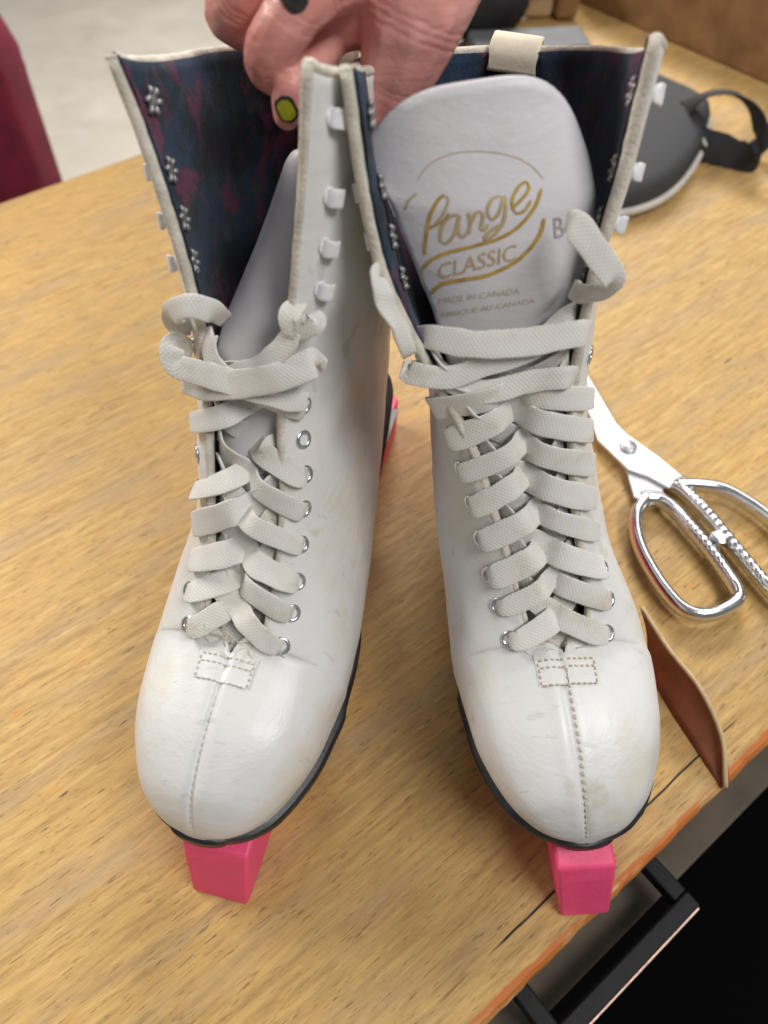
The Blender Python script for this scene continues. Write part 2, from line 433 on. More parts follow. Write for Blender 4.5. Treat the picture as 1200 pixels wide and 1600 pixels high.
class Boot:
    def __init__(b, toe, yaw, lean, EL, ER, WL=None, WR=None, roll=0.0):
        """toe: world xy of toe tip; yaw: heel swings towards +x; lean: list of lateral shifts per row; EL/ER lateral edge offset per row from R_THROAT on"""
        b.toe = np.array([*toe, 0.]); b.back = np.array([math.sin(yaw), math.cos(yaw), 0]); b.right = np.array([math.cos(yaw), -math.sin(yaw), 0])
        b.roll = roll; b.nh = 40; tt = np.linspace(0, 1, b.nh)**1.35*8
        halves = []
        for r, (Ty, Tz, By, Bz, W, s) in enumerate(ROWS):
            f = FA*(1-s) + FS*s; l = LA*(1-s) + LS*s
            sh = lean[r]
            row = []
            W0 = W; kk = np.clip(1 - (r-10)/4*.85, .15, 1)
            for sgn, EE, WO in ((-1, EL, WL), (1, ER, WR)):
                W = WO[r] if WO and r in WO else W0
                g = EE[r-R_THROAT] if r >= R_THROAT else (0, 0, 0)
                ge, gd, gz = g
                lat = np.where(np.arange(9) <= 4, ge + (W - ge)*l/l[4], W*l) if s > .3 else W*l + ge*(1-np.where(np.arange(9) <= 5, l, 1))**2.2
                fade = np.clip(1 - np.arange(9)/3.5, 0, 1); fadez = np.clip(1 - np.arange(9)/6.5, 0, 1)
                yy = Ty + (By-Ty)*f + gd*fade; zz = Tz + (Bz-Tz)*f + gz*fadez
                # the section arches over the top of the foot
                row.append(crom(np.stack([sgn*lat + sh*np.clip(1.0 - kk*f, 0, 1), yy, zz], 1), tt))
            halves.append(row)
        H = np.array(halves)                       # rows, side, nh, 3
        b.nv = 131; b.vt = np.linspace(0, len(ROWS)-1, b.nv)
        b.H = crom(H, b.vt)
        b.H[:, :, :, 2] = np.where(b.vt[:, None, None] > 0, b.H[:, :, :, 2], b.H[:, :, :, 2])
        # seam groove down the toe
        for i, v in enumerate(b.vt):
            if v < R_THROAT + .2:
                lat = np.abs(b.H[i, :, :, 0] - lean[0])
                d = (.0017 if toe[0] < 0 else .0011)*np.exp(-(lat/.0011)**2) - .0006*np.exp(-((lat-.0042)/.0028)**2)
                k = min(1, v/1.2)
                b.H[i, :, :, 2] -= d*k
        # soft creases over the instep, slack leather
        for i, v in enumerate(b.vt):
            for sd in (0, 1):
                for k in range(b.nh):
                    p = b.H[i, sd, k]
                    a = noise.noise(Vector((p[0]*26+sd*9+b.toe[0]*70, p[1]*26, p[2]*26)))*.0012 + noise.noise(Vector((p[0]*70, p[1]*70+b.toe[0]*90, p[2]*70)))*.0004
                    wgt = min(1, k/8)*min(1, v/2)
                    b.H[i, sd, k, 0] += (1 if sd else -1)*a*wgt
        b.W = b.toe + (b.H[..., 0:1] + roll*np.maximum(0, .1 - b.H[..., 2:3]))*b.right + b.H[..., 1:2]*b.back + b.H[..., 2:3]*np.array([0, 0, 1.])
        b.grid = np.concatenate([b.W[:, 0], b.W[:, 1, ::-1][:, 1:]], 1)   # left edge .. bottom .. right edge
        b.nc = b.grid.shape[1]
        du = np.gradient(b.grid, axis=1); dv = np.gradient(b.grid, axis=0)
        n = np.cross(dv, du); ln = np.linalg.norm(n, axis=2, keepdims=True); b.nor = n/np.maximum(ln, 1e-12)
        c = b.grid.mean(1, keepdims=True)
        if np.sum((b.grid[60:] - c[60:])*b.nor[60:]) < 0: b.nor = -b.nor
    def local(b, x, y, z): return b.toe + b.right*(x + b.roll*max(0, .1 - z)) + b.back*y + np.array([0, 0, z])
    def surf(b, v, side, d):
        """point and normal at station v, d metres in from the throat edge on side 0 (left) / 1 (right)"""
        i = int(round(v/(len(ROWS)-1)*(b.nv-1)))
        L = b.W[i, side]; s = np.concatenate([[0], np.cumsum(np.linalg.norm(np.diff(L, axis=0), axis=1))])
        k = int(np.clip(np.searchsorted(s, d), 1, len(s)-1)); f = (d - s[k-1])/max(s[k]-s[k-1], 1e-9)
        p = L[k-1]*(1-f) + L[k]*f
        col = k if side == 0 else b.nc-1-k
        nn = b.nor[i, col]
        tan = nrm(b.W[min(i+1, b.nv-1), side, k] - b.W[max(i-1, 0), side, k])
        return p, nn, tan
    def front(b, x, y, off=.003):
        """where a line of sight meets the sheet of the throat, off metres in front of it"""
        T = np.array([(r[0], r[1]) for r in ROWS[R_THROAT:]]); T = crom(T, 300)
        o = np.array([0, 0, CAM_H]); d = ray(x, y)
        best = None
        t = np.linspace(1e-4, 4e-4, 3000)[:, None]*d + o
        q = t - b.toe; yb = q@b.back; zb = q[:, 2]
        yt = np.interp(zb, T[:, 1], T[:, 0], left=T[0, 0], right=T[-1, 0])
        k = int(np.argmax(yb >= yt - off))
        return t[k]

def ribbon(path, up, width=.0095, thick=.0014, n=40, twist=None, taper=(1, 1)):
    P = crom(path, n); U = crom(up, n)
    V, UV = [], []; L = 0
    prof = [(-.5, 0), (-.485, .38), (-.44, .5), (-.2, .5), (.2, .5), (.44, .5), (.485, .38), (.5, 0), (.485, -.38), (.44, -.5), (-.44, -.5), (-.485, -.38)]
    for i in range(n):
        t = nrm(P[min(i+1, n-1)] - P[max(i-1, 0)])
        u = nrm(U[i] - t*np.dot(U[i], t)); s = np.cross(t, u)
        if twist is not None:
            a = np.interp(i/(n-1), np.linspace(0, 1, len(twist)), twist); u, s = u*math.cos(a) + s*math.sin(a), s*math.cos(a) - u*math.sin(a)
        if i: L += np.linalg.norm(P[i]-P[i-1])
        wv = width*(1 + .10*noise.noise(Vector(P[i]*160)))
        q_ = i/(n-1); wv *= min(1, taper[0] + (1-taper[0])*q_*(3.2 if taper[0] < .5 else 6), taper[1] + (1-taper[1])*(1-q_)*6)
        for (a, c) in prof:
            V.append(P[i] + s*a*wv + u*c*thick); UV.append((L, a*wv + (.03 if c < 0 else 0)))
    m = len(prof); F = grid_faces(n, m, True) + [tuple(range(m))[::-1], tuple((n-1)*m+k for k in range(m))]
    return V, F, UV

def ring(p, n, r, rr, seg=20, sub=8):
    n = nrm(n); a = nrm(np.cross(n, [.3, .5, .8])); c = np.cross(n, a)
    P = [p + r*(a*math.cos(2*math.pi*k/seg) + c*math.sin(2*math.pi*k/seg)) for k in range(seg)]
    return tube(P, rr, sub, up=[n]*seg, flat=.7, closed=True)
def disc(p, n, r, h, seg=16):
    n = nrm(n); a = nrm(np.cross(n, [.3, .5, .8])); c = np.cross(n, a)
    V = []
    for rr, hh in ((1, 0), (1, .6), (.8, 1)):
        V += [p + r*rr*(a*math.cos(2*math.pi*k/seg) + c*math.sin(2*math.pi*k/seg)) + n*h*hh for k in range(seg)]
    return V, grid_faces(3, seg, True) + [tuple(2*seg+k for k in range(seg)), tuple(range(seg))[::-1]]
def stitch_line(pts, nors, step=.0028, length=.0019, r=.00038):
    P = np.asarray(pts); s = np.concatenate([[0], np.cumsum(np.linalg.norm(np.diff(P, axis=0), axis=1))])
    out = []
    for q in np.arange(step/2, s[-1], step):
        a = np.array([np.interp(q-length/2, s, P[:, k]) for k in range(3)]); c = np.array([np.interp(q+length/2, s, P[:, k]) for k in range(3)])
        n = np.array([np.interp(q, s, np.asarray(nors)[:, k]) for k in range(3)])
        m_ = (a+c)/2 + n*r*.9
        out.append(tube([a - n*r*.3, a*.7+c*.3 + n*r*.7, m_, a*.3+c*.7 + n*r*.7, c - n*r*.3], [r*.5, r, r, r, r*.5], 6))
    return merge(out)

LABEL = {'left': 'white leather ice skate with pink blade guard, hand gripping its dark lined flap',
         'right': 'white leather ice skate with gold lettering on its tongue and pink blade guard'}

def build_skate(which, b, guard_front, tongue_fn, goff, gscale):
    root = empty('ice_skate', tuple(b.local(0, .13, 0)))
    tag(root, LABEL[which], 'ice skate', 'pair of white ice skates on the bench')
    nv, nc = b.nv, b.nc
    # upper: outer skin with turned edge
    inner = b.grid - b.nor*.0022
    V = list(b.grid.reshape(-1, 3)) + list(inner.reshape(-1, 3)); o = nv*nc
    F = grid_faces(nv, nc) + [tuple(o+i for i in f[::-1]) for f in grid_faces(nv, nc)]
    F += [((nv-1)*nc+c, (nv-1)*nc+c+1, o+(nv-1)*nc+c+1, o+(nv-1)*nc+c) for c in range(nc-1)]
    i0 = int((R_THROAT+.0)/(len(ROWS)-1)*(nv-1))
    for i in range(i0, nv-1):
        for c in (0, nc-1): F.append((i*nc+c, (i+1)*nc+c, o+(i+1)*nc+c, o+i*nc+c))
    up = obj('upper', V, F, M['leather'], root)
    bm = bmesh.new(); bm.from_mesh(up.data); bmesh.ops.remove_doubles(bm, verts=bm.verts, dist=1e-6)
    bmesh.ops.recalc_face_normals(bm, faces=bm.faces); bm.to_mesh(up.data); bm.free()
    for p in up.data.polygons: p.use_smooth = True
    # lining
    g = b.grid[i0:] - b.nor[i0:]*.0030; g2 = b.grid[i0:] - b.nor[i0:]*.0048
    r_, c_ = g.shape[:2]; c0, c1_ = 1, nc-1
    A = g[:, c0:c1_]; B2 = g2[:, c0:c1_]; cc = A.shape[1]; o = r_*cc
    V = list(A.reshape(-1, 3)) + list(B2.reshape(-1, 3))
    F = grid_faces(r_, cc) + [tuple(o+i for i in f[::-1]) for f in grid_faces(r_, cc)]
    F += [((r_-1)*cc+c, (r_-1)*cc+c+1, o+(r_-1)*cc+c+1, o+(r_-1)*cc+c) for c in range(cc-1)]
    for i in range(r_-1):
        for c in (0, cc-1): F.append((i*cc+c, (i+1)*cc+c, o+(i+1)*cc+c, o+i*cc+c))
    obj('lining', V, F, M['lining'], root)
    # cream binding along both throat edges and round the rim
    eL = b.grid[i0+2:, 0] - b.nor[i0+2:, 0]*.0018; eR = b.grid[i0+2:, -1] - b.nor[i0+2:, -1]*.0018
    rim = b.grid[-1] - b.nor[-1]*.0018
    for nm, path, upv, rad in (('edge_binding', eL, b.nor[i0+2:, 0], .0015), ('edge_binding', eR, b.nor[i0+2:, -1], .0015), ('rim_binding', rim, b.nor[-1], .0017)):
        path = np.array([p + np.array([noise.noise(Vector(p*210)), noise.noise(Vector(p*210+5)), noise.noise(Vector(p*190+9))])*.0002 for p in path])
        rr = [rad*(1+.12*noise.noise(Vector(p*330))) for p in path]
        v, f = tube(path, rr, 9, up=upv, flat=1.35)
        obj(nm, v, f, M['binding'], root)
    # pull tab at the back of the rim
    mid = nc//2 + (3 if which == 'right' else 0); p = rim[mid]; ou = b.nor[-1, mid]
    v, f, uv = ribbon([p - ou*.0065 - np.array([0, 0, .006]), p - ou*.0055 + np.array([0, 0, .001]), p - ou*.001 + np.array([0, 0, .0045]), p + ou*.005 + np.array([0, 0, .0015]), p + ou*.006 - np.array([0, 0, .02])],
                      [-ou, -ou + np.array([0, 0, .4]), np.array([0, 0, 1.]), ou, ou], .020, .0016, 24)
    obj('pull_tab', v, f, M['cream'], root, uv=uv)
    # seam stitching down the toe and box stitching under the throat
    seam_v = np.linspace(.9, R_THROAT-.25, 60)
    pts = []; nn = []
    for v_ in seam_v:
        p0, n0, _ = b.surf(v_, 0, .0004); p1, n1, _ = b.surf(v_, 1, .0004)
        pts.append((p0+p1)/2); nn.append(nrm(n0+n1))
    v, f = stitch_line(pts, nn, .0031, .0021, .00042 if which == 'right' else .00022)
    obj('seam_stitching', v, f, M['thread' if which == 'right' else 'thread2'], up)
    rows = []
    for k, v_ in enumerate((4.57, 4.69, 4.81)):
        pl = [b.surf(v_, 0, d) for d in np.linspace(.0120, .0012, 12)] + [b.surf(v_, 1, d) for d in np.linspace(.0012, .0120, 12)]
        rows.append(stitch_line([q[0] for q in pl], [q[1] for q in pl], .0024, .0019, .0005))
    for sd in (0, 1):
        pl = [b.surf(v_, sd, .0122) for v_ in np.linspace(4.53, 4.88, 8)]
        rows.append(stitch_line([q[0] for q in pl], [q[1] for q in pl], .0024, .0019, .0005))
    v, f = merge(rows); obj('box_stitching', v, f, M['thread' if which == 'right' else 'thread2'], up)
    # reinforcement patch under the stitches
    patch = []
    ds = list(np.linspace(.0132, .0002, 9)); vv = np.linspace(4.50, 4.92, 8)
    for v_ in vv:
        for q in [b.surf(v_, 0, d) for d in ds] + [b.surf(v_, 1, d) for d in ds[::-1]]: patch.append(q[0] + q[1]*.00035)
    obj('throat_patch', patch, grid_faces(8, 18), M['leather'], up)
    # sole, heel
    oy, ow = [-.0022], [.0]
    for i, v_ in enumerate(b.vt):
        if v_ > 8.9: break
        hw_ = []; yy_ = []
        for sd in (0, 1):
            k_ = int(np.argmax(np.abs(b.H[i, sd, 8:, 0])))+8; hw_.append(abs(b.H[i, sd, k_, 0])); yy_.append(b.H[i, sd, k_, 1])
        if np.mean(yy_) > oy[-1] + .0004: oy.append(np.mean(yy_)); ow.append(np.mean(hw_)*(.985 if v_ < 5 else .95) + .0018)
    ow[1] = max(ow[1], .004)
    oy += [.235, .250, .258, .264, .2675, .2690]; ow += [.0250, .0230, .0195, .0140, .0075, .0]
    ys = np.concatenate([-.0022 + .029*np.linspace(0, 1, 30)**2, np.linspace(.027, .24, 60), .2690 - .028*np.linspace(1, 0, 26)[0:]**2])
    ys = np.unique(np.round(ys, 6))
    wq = np.interp(ys, oy, ow)
    kf = np.clip((ys+.0022)/.004, 0, 1); wq = np.where(kf < 1, np.maximum(wq, .9*np.interp(.0018, oy, ow)*np.sqrt(np.clip(1-(1-kf)**2, 0, 1))), wq)
    zq = np.interp(ys, [r[2] for r in ROWS[:11]], [r[3] for r in ROWS[:11]])
    wq = wq*(1 - .12*np.exp(-((ys-.165)/.035)**2)) + .0002
    V = []
    prof = [(-.97, .0012), (-1.0, -.0002), (-1.0, -.0040), (-.97, -.0052), (0, -.0055), (.97, -.0052), (1.0, -.0040), (1.0, -.0002), (.97, .0012), (0, .0016)]
    for y_, w_, z_ in zip(ys, wq, zq):
        for a, c in prof: V.append(b.local(a*w_, y_, z_ + c))
    F = grid_faces(len(ys), len(prof), True) + [tuple(range(len(prof)))[::-1], tuple((len(ys)-1)*len(prof)+k for k in range(len(prof)))]
    sole = obj('sole', V, F, M['sole'], root)
    V = []; hy_ = ys[ys > .196]; k0 = len(ys) - len(hy_)
    for y_, w_, z_ in zip(hy_, wq[k0:], zq[k0:]):
        for a, c in ((-.96, z_-.0052), (-.90, .0505), (.90, .0505), (.96, z_-.0052)): V.append(b.local(a*w_, y_, c))
    obj('heel', V, grid_faces(len(hy_), 4, True) + [(0, 1, 2, 3), tuple((len(hy_)-1)*4+k for k in (3, 2, 1, 0))], M['sole'], root, smooth=False)
    # blade: two mounting plates, stanchions and the runner
    def slab(pts2, half, mat, name, par):       # (y, z) outline, extruded sideways
        n_ = len(pts2); V = [b.local(goff(z)-half, y, z) for y, z in pts2] + [b.local(goff(z)+half, y, z) for y, z in pts2]
        F = [tuple(range(n_))[::-1], tuple(range(n_, 2*n_))] + [(i, (i+1) % n_, n_+(i+1) % n_, n_+i) for i in range(n_)]
        return obj(name, V, F, mat, par, smooth=False)
    run = slab([(.006, .012), (.008, .026), (.02, .030), (.26, .030), (.275, .024), (.279, .012), (.26, .007), (.02, .007)], .0021, M['steel'], 'blade', root)
    slab([(.012, .0446), (.10, .0446), (.095, .0415), (.016, .0415)], .021, M['steel'], 'mounting_plate', run)
    slab([(.200, .0500), (.262, .0500), (.259, .0470), (.204, .0470)], .018, M['steel'], 'mounting_plate', run)
    slab([(.020, .0414), (.085, .0414), (.072, .0301), (.036, .0301)], .004, M['steel'], 'stanchion', run)
    slab([(.206, .0469), (.256, .0469), (.246, .0301), (.222, .0301)], .004, M['steel'], 'stanchion', run)
    # guard: a thick rubber channel, blunt chamfered nose
    secs = [(guard_front, .0000, .0310, .0112), (guard_front+.012, .0, .0400, .0116), (guard_front+.024, 0, .0425, .0116), (.035, 0, .0400, .0112),
            (.060, 0, .0290, .0108), (.14, 0, .0275, .0105), (.24, 0, .0285, .0105), (.272, 0, .0320, .0108), (.290, .0, .0300, .0105), (.297, .002, .0260, .008)]
    V = []
    for k, (y, z0, z1, hw) in enumerate(secs):
        sl = .0085 if k < 1 else 0          # nose leans back towards the top
        for a, z in ((-hw, z0), (-hw*1.10, z1), (hw*1.10, z1), (hw, z0)):
            V.append(b.local(a*(gscale if y < .04 else 1) + goff(z), y + sl*(z-z0)/max(z1-z0, 1e-6), z))
    n_ = 4; F = grid_faces(len(secs), n_, True) + [tuple(range(n_))[::-1], tuple((len(secs)-1)*n_+k for k in range(n_))]
    bm = bmesh.new(); vv = [bm.verts.new(v) for v in V]
    for q in F: bm.faces.new([vv[i] for i in q])
    bmesh.ops.recalc_face_normals(bm, faces=bm.faces)
    bmesh.ops.bevel(bm, geom=[e for e in bm.edges if e.calc_face_angle(0) > .35], offset=.0016, segments=3, profile=.5, affect='EDGES', clamp_overlap=True)
    go = obj_bm('blade_guard', bm, M['pink'], root, True)
    for p in go.data.polygons: p.use_smooth = p.area < 3e-5
    # tongue
    nu, nvv = 33, 60; V = []
    for j in range(nvv):
        for i in range(nu): V.append(tongue_fn(-1 + 2*i/(nu-1), j/(nvv-1), 0))
    for j in range(nvv):
        for i in range(nu): V.append(tongue_fn(-1 + 2*i/(nu-1), j/(nvv-1), .0022))
    o = nu*nvv; F = grid_faces(nvv, nu); F += [tuple(o+k for k in q[::-1]) for q in F]
    per = [i for i in range(nu)] + [j*nu+nu-1 for j in range(1, nvv)] + [(nvv-1)*nu+i for i in range(nu-2, -1, -1)] + [j*nu for j in range(nvv-2, 0, -1)]
    for k in range(len(per)):
        a, c = per[k], per[(k+1) % len(per)]; F.append((a, o+a, o+c, c))
    tg = obj('tongue', V, F, M['tongue'], root)
    bm = bmesh.new(); bm.from_mesh(tg.data); bmesh.ops.recalc_face_normals(bm, faces=bm.faces); bm.to_mesh(tg.data); bm.free()
    for p in tg.data.polygons: p.use_smooth = True
    # eyelets and hooks
    rows = EYE_V; eye = {}
    for k, v_ in enumerate(rows):
        for sd in (0, 1):
            p, n, t = b.surf(v_, sd, .0090); eye[(k, sd)] = (p, n, t)
            vv, ff = ring(p + n*.0002, n, .0030, .0009)
            obj('eyelet', vv, ff, M['eyelet'], root)
    for k, v_ in enumerate(np.linspace(11.95, 13.65, 4)):
        for sd in (0, 1):
            p, n, t = b.surf(v_, sd, .0095); c = np.cross(n, t)
            pe, _, _ = b.surf(v_, sd, .002); outw = nrm(p - pe)
            v1, f1 = disc(p - n*.0002, n, .0030, .0009)
            pr = [p - outw*.0016 + n*.0006, p - outw*.0012 + n*.0026, p + outw*.0008 + n*.0034, p + outw*.0026 + n*.0031, p + outw*.0036 + n*.0020]
            v2, f2, _u = ribbon(pr, [outw*-1 + n*.2, -outw + n, n, n + outw, outw + n*.3], .0058, .0009, 14, taper=(.75, .5))
            vv, ff = merge([(v1, f1), (v2, f2)])
            obj('lace_hook', vv, ff, M['hook'], root)
            q = p - n*.0052; parts = [disc(q, -n, .0027, .0010, 12)]
            for a in range(6):
                an = a*math.pi/3 + k; dv = t*math.cos(an) + c*math.sin(an)
                parts.append(tube([q + dv*.0022 - n*.0004, q + dv*.0034 - n*.0009, q + dv*.0043 - n*.0001], [.0010, .0011, .0006], 6))
            vv, ff = merge(parts); obj('rivet', vv, ff, M['rivet'], root)
    return root, up, tg, eye

# --- left skate
zer = [0]*len(ROWS)
leanL = [0, 0, 0, 0, 0, 0, 0, -.001, -.002, -.004, -.006, -.006, -.006, -.006, -.006]
#   lateral, depth shift, height shift of each throat edge from the throat foot up to the top
L_EL = [(.0006, 0, 0), (.011, 0, 0), (.0145, 0, 0), (.0160, 0, 0), (.0165, 0, 0), (.0165, 0, 0), (.0175, .001, 0), (.022, .003, 0), (.029, .006, .001), (.0385, .009, .002)]
L_ER = [(.0006, 0, 0), (.011, 0, 0), (.0140, 0, 0), (.0155, 0, 0), (.0158, 0, 0), (.0162, 0, 0), (.0180, 0, 0), (.0210, .001, 0), (.0240, .003, .003), (.0275, .005, .008)]
BL = Boot((-.0775, .0825), math.radians(14), leanL, L_EL, L_ER, WL={12: .032, 13: .0335, 14: .0355}, WR={11: .0320, 12: .0345, 13: .0350, 14: .0335})
R_LEAN = [0, 0, 0, .001, .002, .002, .001, .000, -.006, -.011, -.015, -.017, -.018, -.018, -.018]
R_EL = [(.0006, 0, 0), (.011, 0, 0), (.015, 0, 0), (.0170, 0, 0), (.0195, 0, 0), (.027, 0, 0), (.038, 0, 0), (.0485, .002, 0), (.055, .005, .002), (.059, .009, .005)]
R_ER = [(.0006, 0, 0), (.011, 0, 0), (.0145, 0, 0), (.017, 0, 0), (.019, 0, 0), (.021, 0, 0), (.0235, .001, 0), (.026, .003, .002), (.030, .006, .006), (.0325, .009, .010)]
BR = Boot((.0752, .0800), math.radians(-4), R_LEAN, R_EL, R_ER, WL={8: .0395, 9: .0350, 10: .0335, 11: .0390, 12: .046, 13: .052, 14: .055}, WR={8: .0395, 9: .0355, 10: .0335, 11: .0335}, roll=.17)

_TR = crom(np.array([(r[0], r[1]) for r in ROWS]), np.linspace(6.0, 10.75, 200))
_TS = np.concatenate([[0], np.cumsum(np.linalg.norm(np.diff(_TR, axis=0), axis=1))])
EYE_V = np.interp(np.linspace(0, _TS[-1], 9), _TS, np.linspace(6.0, 10.75, 200))
TT = crom(np.array([(r[0], r[1]) for r in ROWS]), 600)
def tongue_r(a, t, back):
    """a -1..1 across, t 0..1 from throat foot to the top edge"""
    z = .099 + t*.182
    y = np.interp(min(z, .2765), TT[:, 1], TT[:, 0])
    hw = np.interp(z, [.088, .11, .14, .19, .235, .28], [.011, .014, .021, .0255, .0325, .0385])
    xc = np.interp(z, [.088, .12, .17, .21, .28], [0, -.002, -.013, -.0190, -.0365])
    top = np.clip((z - .248)/.033, 0, 1)
    ends = (1 - (1-abs(a))**1.0)
    zz = z - top*.022*abs(a)**3.2 + top*.004*a
    dep = np.interp(z, [.099, .115, .14], [.016, .0095, .0065]) + .008*a*a*np.interp(z, [.15, .22], [.6, 1]) + .010*top*(1-.3*a*a) + back
    return BR.local(xc + hw*a*(1 - top**3*.05), y + dep, zz)
def tongue_l(a, t, back):
    z = .099 + t*.151
    y = np.interp(min(z, .268), TT[:, 1], TT[:, 0])
    hw = np.interp(z, [.088, .11, .14, .19, .235, .28], [.011, .014, .0165, .0185, .017, .015])
    xc = np.interp(z, [.088, .16, .20, .235, .28], [0, -.0035, -.0035, .0035, .012])
    top = np.clip((z - .19)/.06, 0, 1)
    zz = z - top*.020*abs(a)**2.5
    dep = np.interp(z, [.099, .115, .14], [.016, .0095, .0065]) + .007*a*a + .034*top + back
    return BL.local(xc + hw*a*(1 - top*.12), y + dep, zz)

skL, upL, tgL, eyeL = build_skate('left', BL, -.0125, tongue_l, lambda z: .0055, 1.18)
skR, upR, tgR, eyeR = build_skate('right', BR, -.0190, tongue_r, lambda z: -.0025 + .05*z, 1.0)

# ------------------------------------------------------------------ laces
def lace_part(root, b, eye, which, skip=()):
    first = None
    def add(path, up, **kw):
        nonlocal first
        v, f, uv = ribbon(path, up, **kw)
        o = obj('lace' if first is None else 'lace_strand', v, f, M['lace'], root if first is None else first, uv=uv)
        if first is None: first = o
        return o
    # the short bar across the foot of the throat
    p0, n0, _ = eye[(0, 0)]; p1, n1, _ = eye[(0, 1)]
    pm = (p0+p1)/2; up = nrm(n0+n1)
    add([p0 - n0*.005, pm - up*.0035 + (p0-pm)*.5, pm - up*.0025, pm - up*.0035 + (p1-pm)*.5, p1 - n1*.005], [up]*5, width=.0095)
    for k in range(8):
        for sd in (0, 1):
            if (k, sd) in skip: continue
            vq = EYE_V[k+1] + (EYE_V[min(k+2, 8)] - EYE_V[k+1])*(.55 + .2*RNG.random())
            p, n, t = eye[(k, sd)]; q, m, _ = b.surf(vq, 1-sd, .0090)
            edge, _, _ = b.surf(EYE_V[k], sd, .0005)
            qe, _, _ = b.surf(vq, 1-sd, -.0)
            mid = (p+q)/2; um = nrm(n + m + np.array([0, -.3, .3]))
            over = (k + sd) % 2
            j = RNG.normal(0, .0007 if which == 'right' else .0017, 3)
            lift = .0034 if over else .0012
            path = [p - n*.0022 + (edge-p)*-.10, p + n*.0018 + (edge-p)*.10, p*.35+edge*.65 + n*.0034, edge*.72+qe*.28 + um*(.0030 + lift*.3) + j,
                    mid + um*lift + j, edge*.25+qe*.75 + um*(-.0008 if over else -.0022), qe - m*.0058, q - m*.0075]
            tw = RNG.normal(0, .16 if which == 'right' else .34, 4); tw[0] *= .4
            add(path, [n + (edge-p)*20, n, n*.8+um*.2, um, um, um*.5 + m*.5, m, m], width=.0102 + RNG.normal(0, .0006), thick=.0010, n=44, twist=tw, taper=(.34, .8))
    return first, add
lcR, addR = lace_part(skR, BR, eyeR, 'right')
lcL, addL = lace_part(skL, BL, eyeL, 'left', skip=((7, 0), (6, 1), (5, 0)))

FWD = np.array([0, -.80, .60])
def strand(add, b, pts, width=.0095, twist=None, n=50, ups=None):
    P = [b.front(x, y, o) for x, y, o in pts]
    return add(P, ups if ups is not None else [FWD]*len(P), width=width, thick=.0012, n=n, twist=twist, taper=(.7, .7))
# loose ends of the right skate
strand(addR, BR, [(655, 575, -.004), (640, 582, .003), (700, 590, .005), (760, 570, .0045), (830, 545, .003), (880, 500, -.003), (900, 480, -.006)], .0085, [0, .1, .2, -.2, .9])
strand(addR, BR, [(650, 525, -.006), (680, 528, .001), (740, 538, .006), (820, 535, .0065), (880, 525, .006), (915, 520, .004), (918, 520, -.004)], .0095, [0, .1, -.1, .1, 0])
strand(addR, BR, [(700, 600, .002), (760, 612, .004), (830, 596, .004), (885, 590, .005), (900, 590, -.003)], .0085, [.2, -.1, .2, 0])
strand(addR, BR, [(885, 345, .002), (900, 352, .006), (925, 385, .010), (950, 420, .012), (958, 438, .010), (940, 455, .006), (908, 458, .002), (895, 450, -.004)], .0088, [.5, .2, 0, -.3, -.9, -.6])
strand(addR, BR, [(640, 555, .002), (624, 512, .003), (606, 480, .0035), (596, 452, .003), (590, 430, .001), (598, 424, -.004)], .0075, [.2, .9, .3, 1.0, .4])
# loose, jumbled lacing of the left skate
strand(addL, BL, [(352, 500, -.004), (330, 486, .004), (295, 478, .006), (268, 490, .004), (275, 505, -.003), (300, 512, -.006)], .0085, [.1, 0, .2, .1])
strand(addL, BL, [(325, 512, -.003), (326, 540, .001), (335, 570, .004), (360, 590, .004)], .0070, [.9, .5, .1])
strand(addL, BL, [(300, 545, -.005), (272, 540, .003), (275, 570, .006), (320, 585, .0065), (390, 605, .005), (450, 622, .003), (480, 628, .001)], .0098, [.2, .1, 0, -.15, 0])
strand(addL, BL, [(285, 600, .002), (330, 605, .005), (390, 598, .0075), (440, 588, .008), (486, 568, .005), (492, 566, -.003)], .0105, [0, -.1, .1, -.2, .3])
strand(addL, BL, [(470, 470, -.004), (452, 492, .003), (460, 515, .005), (490, 505, .004), (485, 492, .002)], .0080, [.2, .4, .1])
strand(addL, BL, [(462, 515, .004), (440, 545, .005), (405, 575, .005), (360, 585, .003)], .0085, [.5, .2, -.2])

for root_, b_, nf in ((skL, BL, 11), (skR, BR, 8)):
    prt = []
    for k in range(nf):
        sd = k % 2; v0 = 5.05 + RNG.random()*.9
        p, n, t = b_.surf(v0, sd, .0005 + RNG.random()*.006)
        d = RNG.normal(0, 1, 3); d = nrm(d - n*np.dot(d, n)); L = .005 + RNG.random()*.007; d2 = nrm(np.cross(d, n))
        prt.append(tube(crom([p - n*.0004, p + d*L*.35 + n*.0016, p + d*L*.7 + d2*L*.25*RNG.normal() + n*.0020, p + d*L + d2*L*.4*RNG.normal() + n*.0010], 12), .00016, 5))
    v, f = merge(prt); obj('frayed_threads', v, f, M['thread2'], root_)['kind'] = 'stuff'

